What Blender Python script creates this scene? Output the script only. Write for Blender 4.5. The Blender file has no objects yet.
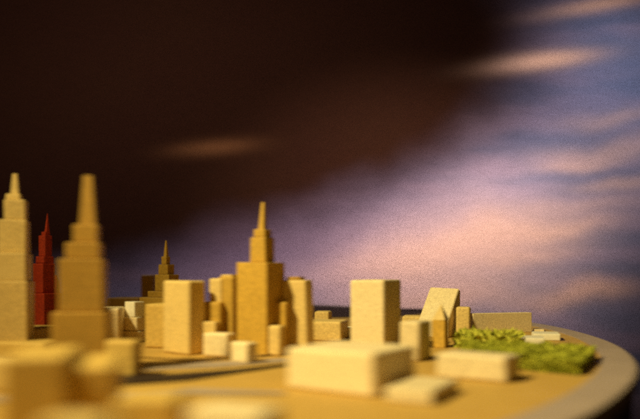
import bpy, bmesh, math, random
from mathutils import Vector, Matrix, noise

random.seed(7)
S = 0.1                      # one design unit = 10 cm (the lens stands 10 cm above the model's ground)
F = 700.0                    # focal length in photo pixels (photo is 640 wide)
YH = 272.0                   # row of the horizon in the photo
R = math.radians
sc = bpy.context.scene
col = sc.collection

# ------------------------------------------------------------------ camera
cam_d = bpy.data.cameras.new("camera")
cam = bpy.data.objects.new("camera", cam_d)
col.objects.link(cam)
cam.location = (0, 0, 1.0 * S)
cam.rotation_euler = (R(90), 0, 0)
cam_d.sensor_width = 36
cam_d.lens = F / 640 * 36
cam_d.shift_y = (YH - 209.5) / 640
cam_d.clip_start = 0.005
cam_d.clip_end = 60
cam_d.dof.use_dof = True
cam_d.dof.focus_distance = 11.6 * S
cam_d.dof.aperture_fstop = 2.6
cam_d.dof.aperture_ratio = 0.55
sc.camera = cam

# ------------------------------------------------------------------ world, lamps, exposure
w = bpy.data.worlds.new("World")
sc.world = w
w.use_nodes = True
w.node_tree.nodes["Background"].inputs[0].default_value = (1.0, 0.42, 0.12, 1)
w.node_tree.nodes["Background"].inputs[1].default_value = 0.012
sc.view_settings.view_transform = 'Standard'
sc.view_settings.look = 'None'
sc.view_settings.exposure = 0.0
sc.view_settings.gamma = 1.0
sc.cycles.max_bounces = 8
sc.cycles.diffuse_bounces = 5
sc.cycles.use_denoising = False
sc.cycles.filter_width = 2.0


def lamp(name, kind, loc, target, power, color, **kw):
    d = bpy.data.lights.new(name, kind)
    d.energy = power
    d.color = color
    for k, v in kw.items():
        setattr(d, k, v)
    o = bpy.data.objects.new(name, d)
    col.objects.link(o)
    o.location = Vector(loc) * S
    o.rotation_euler = (Vector(target) * S - Vector(loc) * S).to_track_quat('-Z', 'Y').to_euler()
    return o


lamp("key_spotlight", 'SPOT', (-9.6, 1.0, 12.6), (4.2, 8.2, 0), 205, (1.0, 0.83, 0.385),
     spot_size=R(62), spot_blend=1.0, shadow_soft_size=0.05)
lamp("added_front_fill", 'AREA', (-3, -7, 7), (-0.5, 8, 0), 1.5, (1.0, 0.58, 0.09), shape='DISK', size=0.5)  # added dim fill for the orange bounce on unlit sides
lamp("added_backdrop_glow", 'SPOT', (5, 18, 14), (4.7, 40, 0.0), 430, (1.0, 0.89, 0.80),
     spot_size=R(66), spot_blend=1.0, shadow_soft_size=0.05)  # unseen light added to make the glow pool on the backdrop
lamp("added_backdrop_side_fill", 'SPOT', (13, 20, 16), (16, 40, 10), 125, (0.9, 0.92, 1.0),
     spot_size=R(50), spot_blend=1.0, shadow_soft_size=0.05)  # unseen light added to lift the right of the backdrop
lamp("added_backdrop_wash", 'AREA', (-9, 20, 16), (-7, 40, 5), 34, (1.0, 0.90, 0.85), shape='DISK', size=0.4)  # unseen wash added to lift the dark part of the backdrop


# ------------------------------------------------------------------ node helpers
class NT:
    def __init__(self, name):
        self.m = bpy.data.materials.new(name)
        self.m.use_nodes = True
        self.t = self.m.node_tree
        self.bsdf = self.t.nodes["Principled BSDF"]

    def n(self, kind, **kw):
        nd = self.t.nodes.new(kind)
        for k, v in kw.items():
            if k in nd.inputs:
                nd.inputs[k].default_value = v
            else:
                setattr(nd, k, v)
        return nd

    def l(self, a, b):
        self.t.links.new(a, b)

    def math(self, op, a, b=None):
        nd = self.n('ShaderNodeMath', operation=op)
        for i, v in enumerate((a, b)):
            if v is None:
                continue
            if isinstance(v, (int, float)):
                nd.inputs[i].default_value = v
            else:
                self.l(v, nd.inputs[i])
        return nd.outputs[0]

    def mix(self, fac, a, b, mode='MIX'):
        nd = self.n('ShaderNodeMix', data_type='RGBA', blend_type=mode)
        for i, v in ((0, fac), (6, a), (7, b)):
            if isinstance(v, (int, float)):
                nd.inputs[i].default_value = v
            elif isinstance(v, tuple):
                nd.inputs[i].default_value = v if len(v) == 4 else (*v, 1)
            else:
                self.l(v, nd.inputs[i])
        return nd.outputs[2]


def wood(name, c1, c2, speck=0.35, rough=0.62, lines=0.0, vary=0.12):
    """cut block wood: end-grain specks, faint saw lines, each block its own tone"""
    k = NT(name)
    tc = k.n('ShaderNodeTexCoord')
    oi = k.n('ShaderNodeObjectInfo')
    off = k.n('ShaderNodeVectorMath', operation='ADD')
    k.l(tc.outputs['Object'], off.inputs[0])
    rv = k.n('ShaderNodeCombineXYZ')
    r10 = k.math('MULTIPLY', oi.outputs['Random'], 7.0)
    k.l(r10, rv.inputs[0]); k.l(r10, rv.inputs[2])
    k.l(rv.outputs[0], off.inputs[1])
    P = off.outputs[0]
    big = k.n('ShaderNodeTexNoise', Scale=22.0, Detail=3.0)
    k.l(P, big.inputs['Vector'])
    fine = k.n('ShaderNodeTexNoise', Scale=620.0, Detail=2.0, Roughness=0.7)
    k.l(P, fine.inputs['Vector'])
    mp = k.n('ShaderNodeMapping')
    mp.inputs['Scale'].default_value = (110, 110, 190)
    k.l(P, mp.inputs['Vector'])
    grain = k.n('ShaderNodeTexNoise', Scale=1.0, Detail=4.0, Roughness=0.6, Distortion=0.4)
    k.l(mp.outputs[0], grain.inputs['Vector'])
    c = k.mix(big.outputs[0], c1, c2)
    g = k.n('ShaderNodeMapRange')
    g.inputs[1].default_value = 0.3; g.inputs[2].default_value = 0.7
    g.inputs[3].default_value = 1 - 0.05; g.inputs[4].default_value = 1.04
    k.l(grain.outputs[0], g.inputs[0])
    c = k.mix(1.0, c, g.outputs[0], 'MULTIPLY')
    f = k.n('ShaderNodeMapRange')
    f.inputs[1].default_value = 0.3; f.inputs[2].default_value = 0.7
    f.inputs[3].default_value = 1 - speck; f.inputs[4].default_value = 1 + speck * .6
    k.l(fine.outputs[0], f.inputs[0])
    c = k.mix(1.0, c, f.outputs[0], 'MULTIPLY')
    v = k.n('ShaderNodeMapRange')
    v.inputs[3].default_value = 1 - vary; v.inputs[4].default_value = 1 + vary * .5
    k.l(oi.outputs['Random'], v.inputs[0])
    c = k.mix(1.0, c, v.outputs[0], 'MULTIPLY')
    k.l(c, k.bsdf.inputs['Base Color'])
    k.bsdf.inputs['Roughness'].default_value = rough
    k.bsdf.inputs['Specular IOR Level'].default_value = 0.3
    b = k.n('ShaderNodeBump', Strength=0.22, Distance=0.0006)
    hsum = k.math('ADD', fine.outputs[0], k.math('MULTIPLY', grain.outputs[0], 1.2))
    k.l(hsum, b.inputs['Height'])
    k.l(b.outputs[0], k.bsdf.inputs['Normal'])
    return k.m


M = {}
M['pale'] = wood('pale_wood', (0.84, 0.69, 0.42), (0.78, 0.62, 0.34), speck=0.36)
M['wood'] = wood('maple_wood', (0.75, 0.55, 0.21), (0.66, 0.46, 0.15), speck=0.36)
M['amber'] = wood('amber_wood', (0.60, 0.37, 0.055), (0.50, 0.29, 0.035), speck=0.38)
M['honey'] = wood('honey_wood', (0.68, 0.46, 0.12), (0.58, 0.37, 0.08), speck=0.38)
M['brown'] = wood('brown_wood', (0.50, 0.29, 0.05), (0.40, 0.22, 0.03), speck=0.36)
M['white'] = wood('white_card', (0.86, 0.80, 0.62), (0.80, 0.72, 0.54), speck=0.15)
M['red'] = wood('red_stained_wood', (0.58, 0.06, 0.014), (0.28, 0.02, 0.006), speck=0.6)
M['plate'] = wood('orange_ground_board', (0.55, 0.345, 0.085), (0.45, 0.265, 0.055), speck=0.3)
M['rim'] = wood('grey_cork_rim', (0.44, 0.34, 0.28), (0.34, 0.26, 0.215), speck=0.36)
M['road'] = wood('grey_road_card', (0.46, 0.36, 0.28), (0.36, 0.28, 0.22), speck=0.3)
M['dark'] = wood('black_painted_channel', (0.03, 0.016, 0.01), (0.02, 0.01, 0.007), speck=0.3)
M['far_band'] = wood('dark_brown_band', (0.045, 0.022, 0.012), (0.03, 0.015, 0.01), speck=0.4)
M['edge'] = wood('dark_table_edge', (0.07, 0.045, 0.04), (0.05, 0.03, 0.03), speck=0.3)


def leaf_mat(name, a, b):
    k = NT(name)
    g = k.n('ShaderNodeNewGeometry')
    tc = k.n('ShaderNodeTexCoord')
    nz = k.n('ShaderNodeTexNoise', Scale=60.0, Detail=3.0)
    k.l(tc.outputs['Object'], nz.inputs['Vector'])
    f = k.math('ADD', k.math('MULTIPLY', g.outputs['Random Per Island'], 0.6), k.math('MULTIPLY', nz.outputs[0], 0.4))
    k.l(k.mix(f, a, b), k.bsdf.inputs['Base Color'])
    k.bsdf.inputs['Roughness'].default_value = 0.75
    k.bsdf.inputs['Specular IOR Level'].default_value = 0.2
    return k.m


M['leaf'] = leaf_mat('dyed_moss', (0.18, 0.21, 0.015), (0.56, 0.54, 0.05))
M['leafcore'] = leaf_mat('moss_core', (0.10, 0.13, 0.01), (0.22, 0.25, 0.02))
M['leaf2'] = leaf_mat('pale_leaves', (0.28, 0.32, 0.025), (0.72, 0.66, 0.09))


# ------------------------------------------------------------------ object helpers
def tag(o, label=None, cat=None, group=None, kind=None):
    if label: o['label'] = label
    if cat: o['category'] = cat
    if group: o['group'] = group
    if kind: o['kind'] = kind
    return o


def mesh_obj(name, bm, mat, parent=None, loc=(0, 0, 0), rz=0.0, smooth=False):
    bm.normal_update()
    me = bpy.data.meshes.new(name)
    bm.to_mesh(me)
    bm.free()
    if smooth:
        for p in me.polygons:
            p.use_smooth = True
    me.materials.append(mat)
    o = bpy.data.objects.new(name, me)
    col.objects.link(o)
    o.location = Vector(loc) * S
    o.rotation_euler[2] = rz
    if parent is not None:
        o.parent = parent
    return o


def empty(name, loc, rz=0.0):
    o = bpy.data.objects.new(name, None)
    o.empty_display_size = 0.02
    col.objects.link(o)
    o.location = Vector(loc) * S
    o.rotation_euler[2] = rz
    return o


def box_bm(L, W, H, bev=0.018, x0=0.0, y0=0.0, z0=0.0, taper=(1, 1), jit=0.006, top_shift=(0, 0)):
    """box centred on (x0, y0), from z0 up; hand cut: corners wander a little"""
    bm = bmesh.new()
    vs = []
    for z, tx, ty in ((0, 1, 1), (1, taper[0], taper[1])):
        for sx, sy in ((-1, -1), (1, -1), (1, 1), (-1, 1)):
            j = lambda: random.uniform(-jit, jit)
            vs.append(bm.verts.new(((x0 + sx * L / 2 * tx + z * top_shift[0] + j()) * S,
                                    (y0 + sy * W / 2 * ty + z * top_shift[1] + j()) * S,
                                    (z0 + z * H + (j() * .6 if z else 0)) * S)))
    for f in ((3, 2, 1, 0), (4, 5, 6, 7), (0, 1, 5, 4), (1, 2, 6, 5), (2, 3, 7, 6), (3, 0, 4, 7)):
        bm.faces.new([vs[i] for i in f])
    b = min(bev, 0.2 * min(L * min(1, taper[0]), W * min(1, taper[1]), H)) * S
    if b > 1e-6:
        bmesh.ops.bevel(bm, geom=bm.edges[:], offset=b, segments=3, profile=0.6, affect='EDGES')
    return bm


def prism_bm(pts, z0, z1, bev=0.0):
    bm = bmesh.new()
    lo = [bm.verts.new((x * S, y * S, z0 * S)) for x, y in pts]
    hi = [bm.verts.new((x * S, y * S, z1 * S)) for x, y in pts]
    n = len(pts)
    bm.faces.new(hi)
    bm.faces.new(lo[::-1])
    for i in range(n):
        j = (i + 1) % n
        bm.faces.new([lo[i], lo[j], hi[j], hi[i]])
    if bev:
        bmesh.ops.bevel(bm, geom=[e for e in bm.edges if all(abs(v.co.z - z1 * S) < 1e-7 for v in e.verts)],
                        offset=bev * S, segments=3, affect='EDGES')
    bmesh.ops.recalc_face_normals(bm, faces=bm.faces[:])
    return bm


def ground(px, py):
    d = F / (py - YH)
    return (px - 320) / F * d, d


def solve(pxL, pxN, pxR, yb, yt, th, W=None, L=None):
    """near front corner, front length L, side depth W, height from where a block stands"""
    X, d = ground(pxN, yb)
    t = R(th)
    if L is None:
        k = (pxL - 320) / F
        L = (X - k * d) / (k * math.sin(t) + math.cos(t))
    if W is None:
        k = (pxR - 320) / F
        W = (k * d - X) / (math.sin(t) - k * math.cos(t))
    H = 1 - (yt - YH) * d / F
    cx = X + (-math.cos(t) * L + math.sin(t) * W) / 2
    cy = d + (math.sin(t) * L + math.cos(t) * W) / 2
    return cx, cy, L, W, H, -t


GROUP = "plain block buildings of the wooden model city"
REG = {}


def block(label, pxL, pxN, pxR, yb, yt, th, mat='pale', W=None, L=None, z0=0.0, key=None, name='block_building',
          bev=0.034, taper=(1, 1)):
    cx, cy, L, W, H, rz = solve(pxL, pxN, pxR, yb, yt, th, W, L)
    o = mesh_obj(name, box_bm(L, W, H - z0, bev=bev, taper=taper), M[mat], None, (cx, cy, z0 + 0.0005), rz)
    tag(o, label, 'model building', GROUP)
    if key: REG[key] = (cx, cy, L, W, H, rz)
    return o


# ------------------------------------------------------------------ the setting: backdrop, floor
def backdrop_material():
    k = NT('painted_projection_backdrop')
    k.bsdf.inputs['Roughness'].default_value = 0.95
    k.bsdf.inputs['Specular IOR Level'].default_value = 0.05
    tc = k.n('ShaderNodeTexCoord')
    sp = k.n('ShaderNodeSeparateXYZ')
    k.l(tc.outputs['Object'], sp.inputs[0])
    # the backdrop measured in its own units, 100 to the 57 cm, from its top left
    u = k.math('ADD', k.math('MULTIPLY', sp.outputs[0], 17.5 / S / 100), 3.2)
    v = k.math('ADD', k.math('MULTIPLY', sp.outputs[2], -17.5 / S / 100), 2.72 + 0.175)
    uv = k.n('ShaderNodeCombineXYZ')
    k.l(u, uv.inputs[0]); k.l(v, uv.inputs[1])
    # soft wander
    nz = k.n('ShaderNodeTexNoise', Scale=0.9, Detail=3.0)
    k.l(uv.outputs[0], nz.inputs['Vector'])
    sub = k.n('ShaderNodeVectorMath', operation='SUBTRACT')
    k.l(nz.outputs['Color'], sub.inputs[0]); sub.inputs[1].default_value = (.5, .5, .5)
    scl = k.n('ShaderNodeVectorMath', operation='SCALE'); scl.inputs['Scale'].default_value = 0.55
    k.l(sub.outputs[0], scl.inputs[0])
    add = k.n('ShaderNodeVectorMath', operation='ADD')
    k.l(uv.outputs[0], add.inputs[0]); k.l(scl.outputs[0], add.inputs[1])
    P = add.outputs[0]

    def blob(x, y, rx, ry, ang, src=P, power=1.0):
        mp = k.n('ShaderNodeMapping', vector_type='TEXTURE')
        mp.inputs['Location'].default_value = (x, y, 0)
        mp.inputs['Rotation'].default_value = (0, 0, R(ang))
        mp.inputs['Scale'].default_value = (rx, ry, 1)
        k.l(src, mp.inputs[0])
        sx = k.n('ShaderNodeSeparateXYZ'); k.l(mp.outputs[0], sx.inputs[0])
        r2 = k.math('ADD', k.math('MULTIPLY', sx.outputs[0], sx.outputs[0]), k.math('MULTIPLY', sx.outputs[1], sx.outputs[1]))
        if power == 0:
            return r2
        return k.math('MULTIPLY', k.math('EXPONENT', k.math('MULTIPLY', r2, -1.0)), power)

    # streaks and glow of the projected light, painted into the colour
    mp = k.n('ShaderNodeMapping')
    mp.inputs['Rotation'].default_value = (0, 0, R(9))
    mp.inputs['Scale'].default_value = (0.55, 2.6, 1)
    k.l(uv.outputs[0], mp.inputs[0])
    st = k.n('ShaderNodeTexNoise', Scale=1.3, Detail=3.0, Roughness=0.5, Distortion=0.3)
    k.l(mp.outputs[0], st.inputs['Vector'])
    sr = k.n('ShaderNodeMapRange', interpolation_type='SMOOTHSTEP')
    sr.inputs[1].default_value = 0.38; sr.inputs[2].default_value = 0.66
    k.l(st.outputs[0], sr.inputs[0])
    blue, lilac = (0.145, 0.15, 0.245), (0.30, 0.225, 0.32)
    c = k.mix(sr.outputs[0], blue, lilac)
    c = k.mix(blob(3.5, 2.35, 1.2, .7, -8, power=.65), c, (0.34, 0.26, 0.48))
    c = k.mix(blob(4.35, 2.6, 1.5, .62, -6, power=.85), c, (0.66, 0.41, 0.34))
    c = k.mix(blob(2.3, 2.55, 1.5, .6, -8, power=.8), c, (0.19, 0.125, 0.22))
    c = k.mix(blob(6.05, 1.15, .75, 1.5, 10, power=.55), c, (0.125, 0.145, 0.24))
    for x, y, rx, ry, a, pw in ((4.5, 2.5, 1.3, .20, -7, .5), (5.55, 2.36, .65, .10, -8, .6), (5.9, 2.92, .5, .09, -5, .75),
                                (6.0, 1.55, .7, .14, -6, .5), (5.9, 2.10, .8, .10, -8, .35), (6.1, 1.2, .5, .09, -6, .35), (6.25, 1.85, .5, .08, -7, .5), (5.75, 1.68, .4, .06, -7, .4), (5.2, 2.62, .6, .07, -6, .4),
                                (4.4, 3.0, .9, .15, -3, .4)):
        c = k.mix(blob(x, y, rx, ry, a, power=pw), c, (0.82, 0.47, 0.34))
    # unlit upper left of the projection, put into the colour as a dark mass
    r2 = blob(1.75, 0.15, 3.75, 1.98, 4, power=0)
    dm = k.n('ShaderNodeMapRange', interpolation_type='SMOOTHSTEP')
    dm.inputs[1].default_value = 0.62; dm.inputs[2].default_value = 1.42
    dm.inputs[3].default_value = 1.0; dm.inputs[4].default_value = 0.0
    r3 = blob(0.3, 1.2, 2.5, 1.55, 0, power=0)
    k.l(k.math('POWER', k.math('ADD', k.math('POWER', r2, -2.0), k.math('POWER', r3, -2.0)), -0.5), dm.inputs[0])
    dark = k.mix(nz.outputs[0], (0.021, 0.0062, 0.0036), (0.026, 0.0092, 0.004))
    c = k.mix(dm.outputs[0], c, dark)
    # projected light streaks painted over the dark mass
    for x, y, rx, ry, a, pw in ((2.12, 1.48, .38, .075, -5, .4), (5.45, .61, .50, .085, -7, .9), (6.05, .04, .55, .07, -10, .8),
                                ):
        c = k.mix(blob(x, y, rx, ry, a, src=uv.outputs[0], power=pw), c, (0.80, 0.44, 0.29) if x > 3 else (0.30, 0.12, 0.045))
    we = k.n('ShaderNodeTexNoise', Scale=110.0, Detail=1.0)
    k.l(uv.outputs[0], we.inputs['Vector'])
    wr = k.n('ShaderNodeMapRange'); wr.inputs[1].default_value = 0.46; wr.inputs[2].default_value = 0.54; wr.inputs[3].default_value = 0.04; wr.inputs[4].default_value = 1.96
    k.l(we.outputs[0], wr.inputs[0])
    c = k.mix(1.0, c, wr.outputs[0], 'MULTIPLY')
    k.l(c, k.bsdf.inputs['Base Color'])
    return k.m


bm = bmesh.new()                       # backdrop wall on a gentle curve, 4 m behind the lens
N = 48
prev = None
for i in range(N + 1):
    x = -36 + 72 * i / N
    y = -0.0035 * max(0, abs(x) - 18) ** 2
    a = bm.verts.new((x * S, y * S, -9 * S)); b = bm.verts.new((x * S, y * S, 26 * S))
    if prev: bm.faces.new([prev[0], a, b, prev[1]])
    prev = (a, b)
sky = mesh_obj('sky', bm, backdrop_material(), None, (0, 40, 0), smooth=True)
sol = sky.modifiers.new('backdrop_sheet', 'SOLIDIFY'); sol.thickness = 0.01; sol.offset = 1
tag(sky, kind='structure', label='backdrop wall with projected lilac and peach glow and its dark upper left painted in', cat='sky')

k = NT('dark_floor')
nz = k.n('ShaderNodeTexNoise', Scale=6.0, Detail=4.0)
k.l(k.mix(nz.outputs[0], (0.012, 0.008, 0.010), (0.022, 0.014, 0.016)), k.bsdf.inputs['Base Color'])
k.bsdf.inputs['Roughness'].default_value = 0.8
fl = mesh_obj('floor', prism_bm([(-45, -30), (45, -30), (45, 44), (-45, 44)], -9.4, -9.0), k.m)
tag(fl, kind='structure', label='dark floor under the display table', cat='floor')

# ------------------------------------------------------------------ the round display table
CX, CY, RO, RI = -7.35, 12.04, 11.68, 11.31
tb = empty('display_table', (CX, CY, -9.0))
tag(tb, 'large round display table with grey cork rim carrying the wooden city', 'display table')


def ring_bm(r0, r1, z0, z1, n=256, bev=0.0):
    bm = bmesh.new()
    prof = [(r0, z0), (r0, z1), (r1 - .05, z1), (r1 - .015, z1 - .012), (r1, z1 - .05), (r1 - .02, z0)]
    rings = []
    for i in range(n):
        a = 2 * math.pi * i / n
        wob = 1 + 0.0012 * noise.noise(Vector((math.cos(a) * 6, math.sin(a) * 6, r1)))
        rings.append([bm.verts.new((r * wob * math.cos(a) * S, r * wob * math.sin(a) * S, z * S)) for r, z in prof])
    for i in range(n):
        p, q = rings[i], rings[(i + 1) % n]
        for j in range(len(prof)):
            jj = (j + 1) % len(prof)
            bm.faces.new([p[j], q[j], q[jj], p[jj]])
    bmesh.ops.recalc_face_normals(bm, faces=bm.faces[:])
    return bm


def circ(r, a0=0, a1=360, n=220):
    return [(r * math.cos(R(a0 + (a1 - a0) * i / n)), r * math.sin(R(a0 + (a1 - a0) * i / n))) for i in range(n + (a1 - a0 < 360))]


mesh_obj('ground_board', prism_bm(circ(RI - .004), -0.30, 0.0), M['plate'], tb, (0, 0, 9.0))
mesh_obj('cork_rim', ring_bm(RI, RO, -0.16, 0.012), M['rim'], tb, (0, 0, 9.0))
mesh_obj('edge_moulding', ring_bm(RI - .3, RO - .05, -0.55, -0.165), M['edge'], tb, (0, 0, 9.0))
mesh_obj('pedestal', prism_bm(circ(6.5, n=96), -8.999, -0.56), M['edge'], tb, (0, 0, 9.0))
# a dark brown band of the board inside the far rim
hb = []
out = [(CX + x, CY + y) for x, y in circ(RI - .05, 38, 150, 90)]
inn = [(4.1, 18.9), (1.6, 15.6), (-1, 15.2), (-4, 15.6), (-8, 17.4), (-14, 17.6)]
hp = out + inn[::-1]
hb_o = mesh_obj('far_dark_band', prism_bm(hp, 0.004, 0.012), M['far_band'])
tag(hb_o, kind='structure', label='dark brown band of the board along the far rim', cat='water')


def strip(name, pts, wid, z0, z1, mat, label):
    bm = bmesh.new()
    L_, R_ = [], []
    for i, (x, y) in enumerate(pts):
        a = pts[max(i - 1, 0)]; b = pts[min(i + 1, len(pts) - 1)]
        t = Vector((b[0] - a[0], b[1] - a[1])).normalized()
        nrm = Vector((-t.y, t.x)) * wid[i] / 2
        L_.append((x + nrm.x, y + nrm.y)); R_.append((x - nrm.x, y - nrm.y))
    poly = L_ + R_[::-1]
    bm = prism_bm(poly, z0, z1)
    return tag(mesh_obj(name, bm, M[mat]), kind='structure', label=label, cat='road')


G = ground
strip('road', [G(-120, 369), G(60, 370), G(150, 367), G(215, 365), G(288, 360)], [.5, .5, .55, .42, .30], 0.004, 0.008, 'road',
      'pale grey street crossing in front of the middle towers')
strip('channel', [G(40, 383), G(110, 381.5), G(180, 378), G(235, 372), G(300, 364)], [.7, .62, .45, .2, .05], 0.0125, 0.0165, 'dark',
      'dark painted channel along the street')
strip('road', [G(-160, 400), G(40, 400), G(190, 392), G(285, 394)], [.3, .3, .28, .10], 0.008, 0.012, 'road',
      'pale grey street between the nearest blocks')
strip('road', [G(130, 357), G(200, 361), G(262, 356), G(300, 352)], [.10, .10, .12, .1], 0.020, 0.024, 'plate',
      'narrow wooden kerb before the square tower')

# ------------------------------------------------------------------ plain blocks (x of left, near and right corners; base and top rows)
block("broad low pale block in front of the tall square tower, largest of the foreground", 287, 374, 415, 398, 353.5, 34, W=.76, key='big')
block("flat pale slab lying on the board just right of the broad low block", 385, 432, 459, 406, 391, 28, 'pale')
block("low pale oblong block just in front of the green moss hedge", 436, 506, 523, 383.5, 358, 34, 'pale', W=.40)
block("tall plain square tower rising behind the broad low block", 350, 384, 401, 352, 280, 24, 'pale')
block("mid height block with shaded right side just right of the plain square tower", 400, 419, 432, 362, 322, 32, 'pale')
block("tall pale oblong tower standing left of the stepped amber building", 163, 189, 206, 355.5, 281, 40, 'wood')
block("mid height block tucked against the left side of the oblong tower", 145, 170, 176, 348.5, 304, 14, 'honey', W=.4)
block("small pale cube with rounded edges at the foot of the stepped amber building", 203, 228, 236, 357.5, 334, 20, 'pale')
block("small pale cube before the central spired tower, lower of the two cubes", 230, 247, 258, 364, 343, 38, 'pale')
block("thin low block with lit top lying behind the right flank of the tower group", 314, 329, 332, 328.5, 311.5, 12, 'wood')
block("low wide block between the tapering capped tower and the plain square tower", 306, 341, 343, 341.5, 322, 12, 'wood', W=.6)
block("tiny white block peeping out left of the plain square tower", 343, 356, 360, 338, 328, 14, 'white')
block("narrow upright block between the wedge building and the long wall like block", 456, 470, 474, 338, 307, 16, 'wood', W=.22)
block("mid height pale block left of the stacked white cube", 93, 119, 121, 345, 308.5, -8, 'pale', W=.6)
block("low pale strip of wood behind the block right of the plain square tower", 402, 421, 423, 336, 316.5, 12, 'wood', W=.4)
block("tiny low pale block on the far rim side of the long wall like block", 534, 544, 546, 332, 329.5, 14.5, 'pale', W=.25, bev=.008)
block("low pale slab behind the moss hedge, nearer the rim", 533, 561, 564, 341, 334, 14, 'white', W=.45)
block("low pale slab resting against the back of the moss hedge, left of its twin", 519, 545, 548, 345.5, 338.5, 14, 'white', W=.45)
# long slab like block that turns its lit end to the left
cx, cy = ground(472, 334)
t = R(-19)
Lg = 1.12
o = mesh_obj('block_building', box_bm(Lg, .13, 0.328, bev=.01), M['pale'], None,
             (cx + math.cos(t) * Lg / 2 - 0 * math.sin(t), cy + .07 - math.sin(t) * Lg / 2, .0005), -t)
tag(o, "long thin wall like block with shaded face behind the green hedge", 'model building', GROUP)

# left foreground, large and out of focus
block("wide dark faced block with bright top at lower left, left of two large near blocks", 0, 66, 90, 440, 357, -12, 'honey', W=.75)
block("large near block with bright top, right of the wide dark faced block", 71, 114, 124, 432, 366.5, -12, 'honey', W=.75)
block("near block with cream top cut by the bottom edge of the view", 114, 176, 188, 450, 399, 2, 'honey')
block("low cream topped slab at the bottom edge, right of the near block", 186, 262, 284, 470, 415, 20, 'pale')
block("low amber block at the very bottom left below the large near blocks", 40, 104, 124, 520, 420, 10, 'wood')
block("pale low block at the left edge, beyond the wide dark faced block", -60, 14, 30, 392, 360, 10, 'wood')
block("low blurred block at the right foot of the obelisk tower", 104, 134, 143, 377, 341, 14, 'honey')
block("low slab at the foot of the left spired tower, upper of two", -30, 36, 41, 350, 329, 8, 'honey', W=.7)
block("low slab in front of the left spired tower, lower of two", -40, 44, 50, 358, 343, 8, 'honey', W=.5)
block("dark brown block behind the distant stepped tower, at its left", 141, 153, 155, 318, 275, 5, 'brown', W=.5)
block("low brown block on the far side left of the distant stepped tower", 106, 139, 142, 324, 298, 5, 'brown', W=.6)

# stacked white cube: three loose pieces, each on the one below
sx, sy = ground(141, 342)
zc = lambda y: 1 - (y - YH) * sy / F
o = mesh_obj('block_building', box_bm(.30, .2, zc(331)), M['pale'], None, (sx - .135, sy + .10, .0005), R(-15))
tag(o, "low pale slab at the bottom of the stack under the white cube", 'model building', GROUP)
o = mesh_obj('block_building', box_bm(.29, .2, zc(317.5) - zc(331)), M['pale'], None, (sx - .15, sy + .11, zc(331) + .004), R(-20))
tag(o, "middle block of the small stack carrying the white cube", 'model building', GROUP)
o = mesh_obj('block_building', box_bm(.225, .17, zc(302.5) - zc(317.5), bev=.006, jit=.002), M['white'], None,
             (sx - .125, sy + .12, zc(317.5) + .008), R(-38))
tag(o, "small bright white cube topping a stack beside the oblong tower", 'model building', GROUP)


# ------------------------------------------------------------------ towers (an Empty with tiers and a spire each)
def tower(name, label, cat, px, yb, th, tiers, mat='amber', spire=None, back=0.0):
    """tiers: (left px, right px, top row [, dy toward the back]) from the bottom up"""
    X, d = ground(px, yb)
    d += back
    X = (px - 320) / F * d
    t = R(th)
    view = math.atan2(X, d)
    e = abs(math.cos(t - view)) + abs(math.sin(t - view))
    root = empty(name, (X, d, 0.0005), -t)
    tag(root, label, cat)
    z = 0.0
    for i, tr in enumerate(tiers):
        l, r_, yt = tr[:3]
        wd = (r_ - l) * d / F / e
        ox = ((l + r_) / 2 - px) * d / F
        lx, ly = ox * math.cos(t), ox * math.sin(t)
        tp = tr[3] if len(tr) > 3 else 1.0
        mt = tr[4] if len(tr) > 4 else mat
        z1 = 1 - (yt - YH) * d / F
        mesh_obj('base_tier' if i == 0 else 'tier', box_bm(wd, wd, z1 - z, bev=.016, taper=(tp, tp), jit=.004), M[mt], root, (lx, ly, z))
        z = z1
    if spire:
        l, r_, yt, tp, lean = spire
        wd = (r_ - l) * d / F / e
        ox = ((l + r_) / 2 - px) * d / F
        z1 = 1 - (yt - YH) * d / F
        mesh_obj('spire', box_bm(wd, wd, z1 - z, bev=.008, taper=(tp, tp), jit=.001, top_shift=(lean, 0)), M[mat], root,
                 (ox * math.cos(t), ox * math.sin(t), z))
    return root


tower('spired_tower', "central amber tower with two setbacks and a slim leaning spire", 'tower model', 262, 353, 27,
      [(237, 285, 262.5), (250, 274.5, 237.5), (253.5, 271.5, 229.5)], 'amber', (258, 267, 202.5, .45, .012))
tower('spired_tower', "tall spired tower at the left edge of the view", 'tower model', 14, 353, -14,
      [(-22, 33, 281), (-20, 31, 253.5), (0, 29, 220.5), (5, 27.5, 200.5), (6.5, 22, 194.5)], 'wood', (11, 19.5, 174, .55, 0))
tower('spired_tower', "blurred brown tower with a blunt obelisk top in front of the red one", 'tower model', 86, 371, -10,
      [(54, 111, 311), (61, 107, 259), (67, 103, 243), (74, 100, 225)], 'brown', (80, 97, 176, .55, 0))
tower('spired_tower', "red stained tower with a needle spire", 'tower model', 45, 337.5, 30,
      [(30.5, 61, 293), (33.5, 54.5, 263.5), (36, 53.5, 256.5), (39, 52, 235.5), (41.5, 50, 232)], 'red', (44.5, 49.5, 213.5, .15, .012))
tower('red_gabled_block', "small red block with pointed top leaning on the red tower", 'model building', 55.5, 336, 20,
      [(51, 60, 287), (52, 60, 275, .25)], 'red', None, back=.5)
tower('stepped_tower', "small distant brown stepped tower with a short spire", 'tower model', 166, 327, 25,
      [(140, 190, 297), (148, 186, 291), (155, 179, 274.5), (158.5, 174.5, 264.5), (161, 170.5, 256.5)], 'amber', (163.5, 168.8, 240.5, .3, 0))

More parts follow.
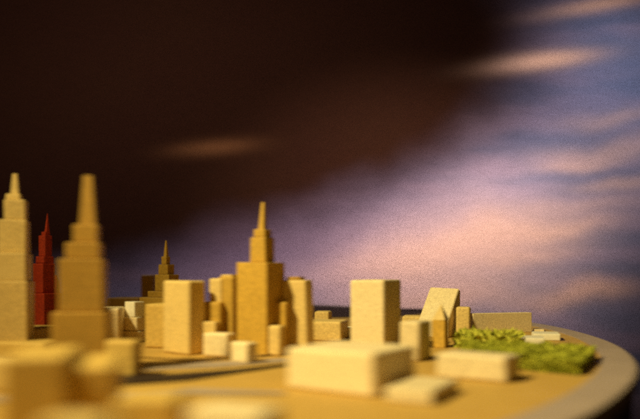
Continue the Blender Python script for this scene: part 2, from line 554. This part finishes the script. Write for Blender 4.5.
# stepped amber building left of the central tower
X, d = ground(221, 352.5)
rt = empty('stepped_building', (X, d, .0005), -R(20))
tag(rt, "stepped amber building of rounded blocks left of the central tower", 'model building')
u = d / F
zz = lambda y, dd=0: 1 - (y - YH) * (d + dd) / F
mesh_obj('main_block', box_bm(17 * u, 20 * u, zz(276.5), bev=.035), M['amber'], rt, (5.5 * u, 9 * u, 0))
mesh_obj('upper_step', box_bm(15 * u, 13 * u, zz(278.5), bev=.035), M['wood'], rt, (-5.0 * u, 4 * u, 0))
mesh_obj('middle_step', box_bm(19 * u, 14 * u, zz(301.5), bev=.035), M['amber'], rt, (-4.5 * u, -3.5 * u, 0))
mesh_obj('low_step', box_bm(21 * u, 9 * u, zz(322, -.2), bev=.03), M['wood'], rt, (-7 * u, -13.5 * u, 0))
mesh_obj('roof_cap', box_bm(12 * u, 13 * u, .022, bev=.01), M['wood'], rt, (5 * u, 9 * u, zz(276.5)))

# domed tower right of the central tower
X, d = ground(292.5, 353)
rt = empty('capped_tower', (X, d, .0005), -R(22))
tag(rt, "tapering wooden tower with dark cap and front steps right of the central tower", 'tower model')
u = d / F
zz = lambda y, dd=0: 1 - (y - YH) * (d + dd) / F
mesh_obj('main_block', box_bm(30 * u, 20 * u, zz(280), bev=.03, taper=(.84, .9)), M['wood'], rt, (2 * u, 8 * u, 0))
mesh_obj('roof_cap', box_bm(15 * u, 13 * u, .04, bev=.012), M['brown'], rt, (0 * u, 8 * u, zz(280)))
mesh_obj('middle_step', box_bm(15 * u, 12 * u, zz(302, -.2), bev=.03), M['amber'], rt, (-8 * u, -9.5 * u, 0))
mesh_obj('low_step', box_bm(17 * u, 12 * u, zz(326, -.35), bev=.03), M['wood'], rt, (-9 * u, -22 * u, 0))

# leaning wedge building
X, d = ground(436, 337)
bm = bmesh.new()
th = R(26)
Wd, Rn = .47, .62
pts = [(-Wd / 2, 0, 0), (Wd / 2, 0, 0), (Wd / 2, Rn + .08, 0), (-Wd / 2, Rn + .08, 0),
       (-Wd / 2, 0, .26), (Wd / 2, 0, .26), (Wd / 2, Rn, .735), (-Wd / 2, Rn, .755), (Wd / 2, Rn + .08, .70), (-Wd / 2, Rn + .08, .72)]
vs = [bm.verts.new(Vector(p) * S) for p in pts]
for f in ((0, 3, 2, 1), (0, 1, 5, 4), (4, 5, 6, 7), (7, 6, 8, 9), (9, 8, 2, 3), (1, 2, 8, 6, 5), (0, 4, 7, 9, 3)):
    bm.faces.new([vs[i] for i in f])
bmesh.ops.bevel(bm, geom=bm.edges[:], offset=.01 * S, segments=2, affect='EDGES')
o = mesh_obj('wedge_building', bm, M['pale'], None, (X - .05, d - .05, .0005), -th)
tag(o, "wedge shaped building with a steep sloping roof facing left", 'model building')

# small block with pyramid roof
X, d = ground(440.5, 347)
rt = empty('pyramid_tower', (X, d, .0005), -R(28))
tag(rt, "small square tower with pyramid roof in front of the wedge building", 'tower model')
u = d / F
mesh_obj('tower_body', box_bm(13.2 * u, 13.2 * u, 1 - (319.5 - YH) * u, bev=.01), M['amber'], rt, (0, 0, 0))
bm = bmesh.new()
hw = 6.6 * u
zt = 1 - (319.5 - YH) * u; za = 1 - (304 - YH) * u
b4 = [bm.verts.new((sx * hw * S, sy * hw * S, 0)) for sx, sy in ((-1, -1), (1, -1), (1, 1), (-1, 1))]
ap = bm.verts.new((.012 * S, 0, (za - zt) * S))
bm.faces.new(b4[::-1])
for i in range(4): bm.faces.new([b4[i], b4[(i + 1) % 4], ap])
mesh_obj('pyramid_roof', bm, M['wood'], rt, (0, 0, zt + .001))


# ------------------------------------------------------------------ moss hedges
def hedge(label, corners, h, leaf, nleaf, ls, mat, spiky=False, seed=1):
    """lumpy core over a quad footprint with torn leaf flakes standing out of it"""
    rnd = random.Random(seed)
    A, B, C_, D = [Vector((*c, 0)) for c in corners]
    ctr = (A + B + C_ + D) / 4
    def P(s, t): return (A * (1 - s) + B * s) * (1 - t) + (D * (1 - s) + C_ * s) * t
    def top(s, t):
        p = P(s, t)
        e = min(s, 1 - s) * 2; f = min(t, 1 - t) * 2
        fall = min(1, e * 9) ** .5 * min(1, f * 4) ** .5
        n = noise.fractal(Vector((p.x * 4.5, p.y * 4.5, seed * 3.1)), 1.0, 2.0, 4)
        return max(.02, h * (.55 + .45 * fall) * (1 + .32 * n))
    root = empty('moss_hedge', tuple(ctr))
    tag(root, label, 'hedge')
    bm = bmesh.new()
    ns, nt = 60, 26
    g = [[None] * (nt + 1) for _ in range(ns + 1)]
    for i in range(ns + 1):
        for j in range(nt + 1):
            s, t = i / ns, j / nt
            p = P(s, t) - ctr
            z = top(s, t) * .86
            if i in (0, ns) or j in (0, nt): z = 0.001
            n3 = noise.noise_vector(Vector((p.x * 6, p.y * 6, z * 6))) * .05
            if z < .01: n3.z = 0
            g[i][j] = bm.verts.new(Vector((p.x + n3.x, p.y + n3.y, z)) * S)
    for i in range(ns):
        for j in range(nt):
            bm.faces.new([g[i][j], g[i + 1][j], g[i + 1][j + 1], g[i][j + 1]])
    bm.faces.new([g[i][0] for i in range(ns, -1, -1)][:] + [g[0][j] for j in range(1, nt + 1)] +
                 [g[i][nt] for i in range(1, ns + 1)] + [g[ns][j] for j in range(nt - 1, 0, -1)])
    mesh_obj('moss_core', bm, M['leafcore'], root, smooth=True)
    bm = bmesh.new()
    for _ in range(nleaf):
        edge = rnd.random() < .45
        if edge:
            q = rnd.random()
            s, t = (rnd.random(), rnd.choice((0.0, 0.0, 1.0))) if q < .6 else (rnd.choice((0.0, 1.0, 1.0)), rnd.random())
            p = P(s, t)
            z = top(min(max(s, .04), .96), min(max(t, .1), .9)) * rnd.random() * .95
            p = p + (p - ctr).normalized() * rnd.uniform(-.01, .045)
        else:
            s, t = rnd.random(), rnd.random()
            p = P(s, t)
            z = top(s, t) * rnd.uniform(.82, 1.06)
        c = p - ctr
        c.z = z
        sz = ls * rnd.uniform(.5, 1.35)
        up = Vector((rnd.gauss(0, .7), rnd.gauss(0, .7), rnd.uniform(.3, 1.2))).normalized() if spiky else \
            Vector((rnd.gauss(0, 1), rnd.gauss(0, 1), rnd.gauss(.2, .8))).normalized()
        sd = up.cross(Vector((rnd.gauss(0, 1), rnd.gauss(0, 1), rnd.gauss(0, 1)))).normalized()
        nn = up.cross(sd)
        wv = .28 if spiky else .5
        a = [c - up * sz * .4, c + sd * sz * wv + nn * sz * .1, c + up * sz * (1.0 if spiky else .6), c - sd * sz * wv + nn * sz * .12]
        bm.faces.new([bm.verts.new(v * S) for v in a])
    mesh_obj('leaves', bm, M[mat], root)
    return root


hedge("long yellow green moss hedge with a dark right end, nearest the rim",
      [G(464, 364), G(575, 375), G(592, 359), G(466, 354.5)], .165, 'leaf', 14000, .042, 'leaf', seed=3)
hedge("narrow row of bright spiky leaves behind the larger moss hedge",
      [G(458, 347), G(514, 347.5), G(520, 341.5), G(458, 341)], .13, 'leaf2', 1300, .095, 'leaf2', spiky=True, seed=5)
